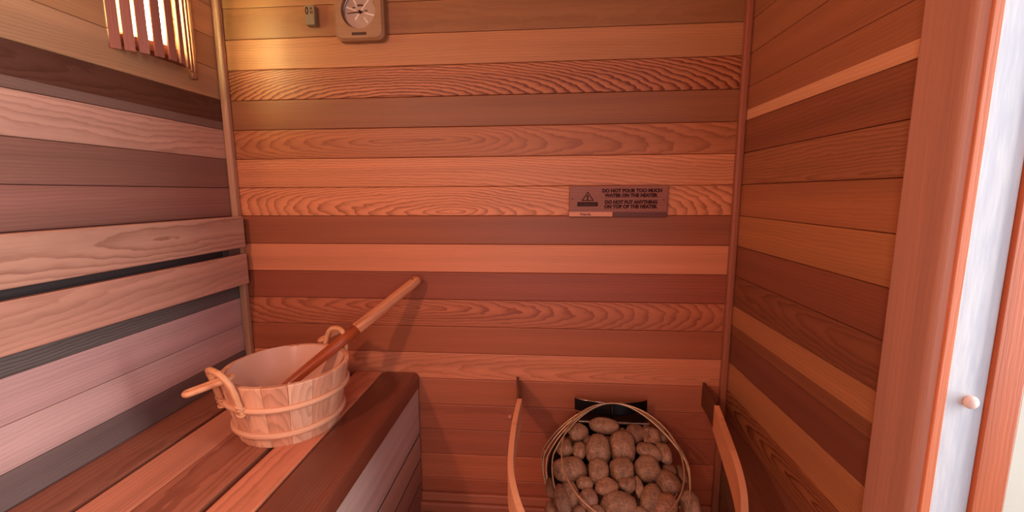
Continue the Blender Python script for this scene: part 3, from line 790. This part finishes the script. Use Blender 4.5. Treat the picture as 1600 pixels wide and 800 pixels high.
# inner tray carrying the stones
mb = MB(); N = 40; vs, fs = [], []
rings = [(1.0, .0), (.92, .05), (.72, .10), (.4, .128), (.02, .135)]
for s_, dz in rings:
    for j in range(N):
        a = 2 * PI * j / N
        vs.append((HX + .148 * s_ * math.cos(a), -.165 + .125 * s_ * math.sin(a), .165 - dz))
for i in range(len(rings) - 1):
    for j in range(N): fs.append([i * N + j, i * N + (j + 1) % N, (i + 1) * N + (j + 1) % N, (i + 1) * N + j])
mb.add(vs, fs, smooth=True); mb.build('stone_tray', M['black'], ht)
mb = MB(); tube(mb, [(HX - .003, -.0695, .399), (HX - .003, -.071, .37), (HX - .003, -.076, .347)], .003, 8); mb.build('wire_stem', M['black'], ht)
LOOPS = [(64, .315, .298), (47, .345, .345), (33, .345, .375), (20, .34, .392), (8, .335, .400)]
for thd, Hh, Wd in LOOPS:
    t_ = math.radians(thd); pts = []
    for i in range(72):
        a = 2 * PI * i / 72; v = (1 - math.cos(a)) / 2; s_ = v * Hh
        u = math.sin(a) * Wd / 2 * (1 if thd > 60 else .76 + .24 * min(1, v * 2.4))
        pts.append((HX + u, -.0695 - s_ * math.sin(t_), .401 - s_ * math.cos(t_)))
    mb = MB(); tube(mb, pts, .0022, 8, closed=True); mb.build('wire_loop', M['wire'], ht)

# ---- stones, each one a thing
STN = [
(1,1.0966,-.1049,.3598,.043,.0233,0),(2,1.0248,-.1185,.3434,.0281,.0239,-22),(3,.989,-.1486,.3155,.0241,.0234,-20),
(4,1.0265,-.1599,.3198,.0181,.0264,10),(5,1.0763,-.1636,.3244,.0363,.0379,15),(6,1.1386,-.1534,.3324,.0338,.0418,5),
(7,1.1798,-.1164,.3511,.0265,.027,20),(8,1.1461,-.1128,.3555,.0114,.0121,0),(9,1.2177,-.1185,.3447,.0184,.0228,0),
(10,1.2064,-.1628,.321,.0345,.0232,24),(11,1.2464,-.1587,.3158,.0193,.0307,-12),(12,.9995,-.2003,.2906,.047,.0312,-4),
(13,1.071,-.214,.2948,.0259,.0333,0),(14,1.1295,-.2085,.3007,.0308,.031,-20),(15,1.1946,-.2006,.3008,.0333,.0338,18),
(16,1.0333,-.2379,.276,.0223,.0168,8),(17,1.0869,-.2481,.2765,.0306,.0227,-16),(18,1.1359,-.2427,.2808,.0204,.021,-30),
(19,1.165,-.2414,.2802,.0118,.0266,-4),(20,1.0412,-.2709,.2582,.0247,.0258,0),(21,1.1112,-.2797,.2594,.0442,.0301,-4),
(22,1.1894,-.2627,.2656,.0262,.0398,32),(23,1.2412,-.2215,.2807,.0298,.0309,-20),(24,1.2205,-.2751,.2538,.0304,.0338,40),
(25,.9999,-.2531,.2602,.0205,.0373,-14),(26,.9795,-.2599,.2447,.022,.0393,-16),(27,.9506,-.2118,.2399,.0144,.0298,-8),
(28,1.0553,-.2943,.2467,.0212,.0147,5),(29,1.0181,-.2916,.2422,.0183,.0148,0),(30,.9504,-.2563,.214,.0167,.0199,0),
(31,1.2927,-.2371,.2346,.0255,.0349,-10),(32,1.1568,-.2954,.2496,.0206,.0125,0),(33,1.2533,-.1892,.296,.0184,.0159,10),
(34,1.2544,-.108,.3424,.0196,.0242,0),(35,1.2858,-.1838,.2738,.0123,.0251,-10),(36,1.0507,-.1351,.338,.0143,.0158,0),
(37,1.099,-.1359,.342,.0142,.0119,0)]
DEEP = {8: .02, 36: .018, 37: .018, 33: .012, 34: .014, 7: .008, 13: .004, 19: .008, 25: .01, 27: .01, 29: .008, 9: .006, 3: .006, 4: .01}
LAB = {1: 'broad oval stone at the very top, just under the black bracket', 2: 'speckled egg-shaped stone at upper left, left of the topmost oval stone',
3: 'small rounded stone at the left edge below the speckled egg-shaped one', 4: 'small upright stone left of the big round stone in the upper middle',
5: 'big round brown stone in the upper middle below the topmost oval', 6: 'large squarish smooth stone right of the big round brown one',
7: 'dim round stone behind the squarish smooth stone at upper right', 8: 'tiny stone wedged right below the topmost oval stone',
9: 'broken jagged stone with crystal glints at upper right', 10: 'tilted flat oval stone under the jagged crystal stone',
11: 'upright narrow stone against the wire right of the tilted flat oval', 12: 'largest flat oval stone at the left, crossed by a wire',
13: 'blocky stone in the middle, right of the large left oval', 14: 'rounded stone at the centre below the squarish smooth stone',
15: 'big wedge-shaped stone right of centre below the tilted flat oval', 16: 'small flat pebble above the round purple-grey stone',
17: 'pale tilted egg-shaped pebble just above the large bottom stone', 18: 'small lumpy knobbly stone right of the pale tilted pebble',
19: 'narrow upright sliver stone beside the lumpy knobbly stone', 20: 'round purple-grey stone at the lower left of centre',
21: 'wide smooth stone at the bottom centre of the basket', 22: 'tall slanting stone right of the wide bottom stone',
23: 'rounded brown stone at the right against the front wire', 24: 'large reddish stone at the bottom right in front of the right wire',
25: 'tall narrow stone left of the round purple-grey one, behind the inner wire', 26: 'tall leaning stone at lower left between two wires',
27: 'slim dark stone at far left between the outer wires', 28: 'low flat stone at the bottom edge under the purple-grey one',
29: 'small stone at the bottom edge left of the low flat one', 30: 'small stone at the lower left corner behind the outer wires',
31: 'stone outside the front wire at the lower right corner', 32: 'small stone at the bottom edge right of the wide bottom stone',
33: 'small dim stone between the wedge-shaped stone and the right wire', 34: 'dim upright stone at far upper right behind the jagged stone',
35: 'thin upright stone at the far right behind the wires', 36: 'small dark stone sunk beneath the speckled egg-shaped one',
37: 'small dark stone in the gap under the topmost oval stone'}
NRM = Vector((0, -math.cos(math.radians(60)), math.sin(math.radians(60))))
def stone_mesh(rx, ry, rz, ang, seed, rough=.10, sub=3, box=0.0):
    b = bmesh.new(); bmesh.ops.create_icosphere(b, subdivisions=sub, radius=1)
    ex = Vector((1, 0, 0)); ez = NRM; ey = ez.cross(ex)
    ca, sa = math.cos(ang), math.sin(ang); e1 = ex * ca + ey * sa; e2 = -ex * sa + ey * ca
    for v in b.verts:
        c = v.co.copy()
        if box:
            m = max(abs(c.x), abs(c.y), abs(c.z)); c = c.lerp(c / m, box)
        d = noise.noise(c * 1.1 + Vector((seed * 3.7, seed, 1))) * rough * 1.8 + noise.noise(c * 2.6 + Vector((seed, 9, seed))) * rough * .6
        c = c * (1 + d)
        v.co = e1 * c.x * rx + e2 * c.y * ry + ez * c.z * rz
    me = bpy.data.meshes.new('heater_stone'); b.to_mesh(me); b.free()
    me.polygons.foreach_set('use_smooth', [True] * len(me.polygons)); me.materials.append(M['stone'])
    return me
TINT = {7: (.72, .62, .58), 20: (.95, .92, 1.0), 24: (1.05, .85, .78), 23: (.9, .82, .78), 34: (.6, .5, .46), 35: (.6, .5, .46), 33: (.62, .52, .5), 8: (.7, .6, .55), 36: (.6, .5, .46), 37: (.55, .46, .42), 6: (1.05, 1.0, .98), 17: (1.12, 1.05, 1.0), 27: (.7, .62, .58), 30: (.75, .65, .6), 9: (.85, .74, .7)}  # own stone tones; sunken stones also tinted darker as if shaded
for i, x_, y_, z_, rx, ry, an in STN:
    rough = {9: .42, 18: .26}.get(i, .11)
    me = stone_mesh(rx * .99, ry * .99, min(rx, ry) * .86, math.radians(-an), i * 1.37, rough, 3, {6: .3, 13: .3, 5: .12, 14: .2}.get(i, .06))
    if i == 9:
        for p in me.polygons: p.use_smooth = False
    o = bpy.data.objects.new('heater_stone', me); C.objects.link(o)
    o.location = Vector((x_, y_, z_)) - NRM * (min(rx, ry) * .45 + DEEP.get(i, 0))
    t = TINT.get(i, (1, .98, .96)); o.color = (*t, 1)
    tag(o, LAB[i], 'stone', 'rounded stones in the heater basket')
# buried stones tinted dark, shade between the others put into their colour
n_fill = 0
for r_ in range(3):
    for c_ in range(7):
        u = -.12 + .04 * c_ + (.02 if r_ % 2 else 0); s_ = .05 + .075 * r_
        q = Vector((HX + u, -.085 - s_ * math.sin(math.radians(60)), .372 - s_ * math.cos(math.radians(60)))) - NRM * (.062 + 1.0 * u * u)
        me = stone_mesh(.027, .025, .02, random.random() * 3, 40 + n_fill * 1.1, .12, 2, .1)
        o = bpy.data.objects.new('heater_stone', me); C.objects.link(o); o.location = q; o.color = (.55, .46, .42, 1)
        tag(o, 'shade-tinted stone buried beneath the visible top layer in the heater basket', 'stone', 'buried stones in the heater basket'); n_fill += 1

# ------------------------------------------------------------------ safety rail around the heater
rl = thing('safety_rail', 'curved plywood guard rail around the stone heater, fixed by black brackets', 'rail', (HX, -.01, .37))
RZ1, RZ0 = .44, .368
path = [(.8650, -.138), (.8618, -.20), (.8598, -.27), (.8610, -.36), (.8655, -.431), (.8765, -.490), (.8949, -.552), (.925, -.615), (.975, -.668), (1.04, -.692), (1.11, -.692), (1.175, -.666), (1.225, -.612), (1.258, -.565), (1.2830, -.515), (1.3070, -.452), (1.3290, -.372), (1.3500, -.275), (1.3780, -.138)]
pts = spline([(x_, y_, 0) for x_, y_ in path], 5)
mb = MB(); vs, gs, fs = [], [], []; s_ = 0
for i, q in enumerate(pts):
    t_ = (pts[min(i + 1, len(pts) - 1)] - pts[max(i - 1, 0)]).normalized(); nn = Vector((t_.y, -t_.x, 0)) * .0062
    if i: s_ += (q - pts[i - 1]).length
    for off, z in ((nn * .9, RZ1), (nn, RZ1 - .001), (nn, RZ0 + .001), (nn * .9, RZ0), (-nn * .9, RZ0), (-nn, RZ0 + .001), (-nn, RZ1 - .001), (-nn * .9, RZ1)):
        vs.append(q + off + Vector((0, 0, z))); gs.append((s_, z - .4, off.length))
for i in range(len(pts) - 1):
    for j in range(8): fs.append([i * 8 + j, i * 8 + (j + 1) % 8, (i + 1) * 8 + (j + 1) % 8, (i + 1) * 8 + j])
fs.append(list(range(8))); fs.append([(len(pts) - 1) * 8 + j for j in range(8)][::-1])
mb.add(vs, fs, gs, **wp((232, 156, 112), .35, .3)); mb.build('rail_band', M['pine'], rl)
for pp in ([(.8500, -.001), (.8515, -.02), (.8570, -.06), (.8625, -.10), (.8655, -.1375)], [(1.3930, -.001), (1.3915, -.03), (1.3890, -.06), (1.3845, -.10), (1.3790, -.1375)]):
    q = spline([(a, b, 0) for a, b in pp], 5); mb = MB(); vs, fs = [], []
    for i, c in enumerate(q):
        t_ = (q[min(i + 1, len(q) - 1)] - q[max(i - 1, 0)]).normalized(); nn = Vector((t_.y, -t_.x, 0)) * .0035
        for off, z in ((nn, RZ1), (nn, RZ0), (-nn, RZ0), (-nn, RZ1)): vs.append(c + off + Vector((0, 0, z)))
    for i in range(len(q) - 1):
        for j in range(4): fs.append([i * 4 + j, i * 4 + (j + 1) % 4, (i + 1) * 4 + (j + 1) % 4, (i + 1) * 4 + j])
    fs.append([0, 1, 2, 3]); fs.append([(len(q) - 1) * 4 + j for j in (3, 2, 1, 0)])
    mb.add(vs, fs); mb.build('wall_bracket', M['dark_steel'], rl)

# screw plugs in the back wall
for (x_, z_), lb in (((.826, .311), 'small pale round plug in the back wall left of the guard rail'), ((.934, .199), 'small pale round plug in the back wall beside the heater stones')):
    mb = MB(); N = 16; pf = [(0, -.008), (.004, -.0075), (.0072, -.005), (.008, -.002), (.008, 0)]; vs, fs = [], []
    for r, d in pf:
        for j in range(N): vs.append((x_ + r * math.cos(2 * PI * j / N), d, z_ + r * math.sin(2 * PI * j / N)))
    for i in range(len(pf) - 1):
        for j in range(N): fs.append([i * N + j, i * N + (j + 1) % N, (i + 1) * N + (j + 1) % N, (i + 1) * N + j])
    mb.add(vs, fs, smooth=True, **wp((190, 112, 82), .1)); tag(mb.build('wall_plug', M['cedar']), lb, 'plug')

# ------------------------------------------------------------------ light
wd = bpy.data.worlds.new('daylight'); bpy.context.scene.world = wd; wd.use_nodes = True
bg = wd.node_tree.nodes['Background']; bg.inputs[0].default_value = (.62, .78, 1.0, 1); bg.inputs[1].default_value = 1.6
def area(name, loc, target, sx, sy, power, rgb):
    l = bpy.data.lights.new(name, 'AREA'); l.shape = 'RECTANGLE'; l.size = sx; l.size_y = sy; l.energy = power; l.color = rgb
    o = bpy.data.objects.new(name, l); C.objects.link(o); o.location = loc
    o.rotation_euler = (Vector(target) - Vector(loc)).to_track_quat('-Z', 'Y').to_euler(); return o
area('doorway_daylight', (W + .95, -.85, 1.0), (.0, -.66, .5), .30, 1.4, 34, (.97, .985, 1.0))
area('window_fill', ((WX0 + WX1) / 2, YF - .2, .93), ((WX0 + WX1) / 2, 0, .55), .42, 1.0, 8.0, (1.0, .78, .68))  # warm fill light behind the added window
area('added_corner_light', (.14, -1.42, 1.50), (.75, 0, .55), .07, .07, 8.0, (1.0, .56, .42))  # added light with no fixture, casts the ladle's shadow

# ------------------------------------------------------------------ camera
cam = bpy.data.cameras.new('camera'); co = bpy.data.objects.new('camera', cam); C.objects.link(co)
r = Vector((0.99663262, 0.08184198, -0.00503138)); u = Vector((-0.00686849, 0.14447152, 0.98948512)); f = Vector((-0.08170831, 0.98611859, -0.14454716))
m = Matrix(((r.x, u.x, -f.x, .93593), (r.y, u.y, -f.y, -1.22183), (r.z, u.z, -f.z, .98720), (0, 0, 0, 1)))
co.matrix_world = m
cam.sensor_fit = 'HORIZONTAL'; cam.sensor_width = 36; cam.lens = 668.756 / 1600 * 36; cam.clip_start = .02
sc = bpy.context.scene; sc.camera = co
vs_ = sc.view_settings; vs_.view_transform = 'Standard'; vs_.look = 'None'; vs_.exposure = 0.0; vs_.gamma = 1.0; vs_.use_curve_mapping = False
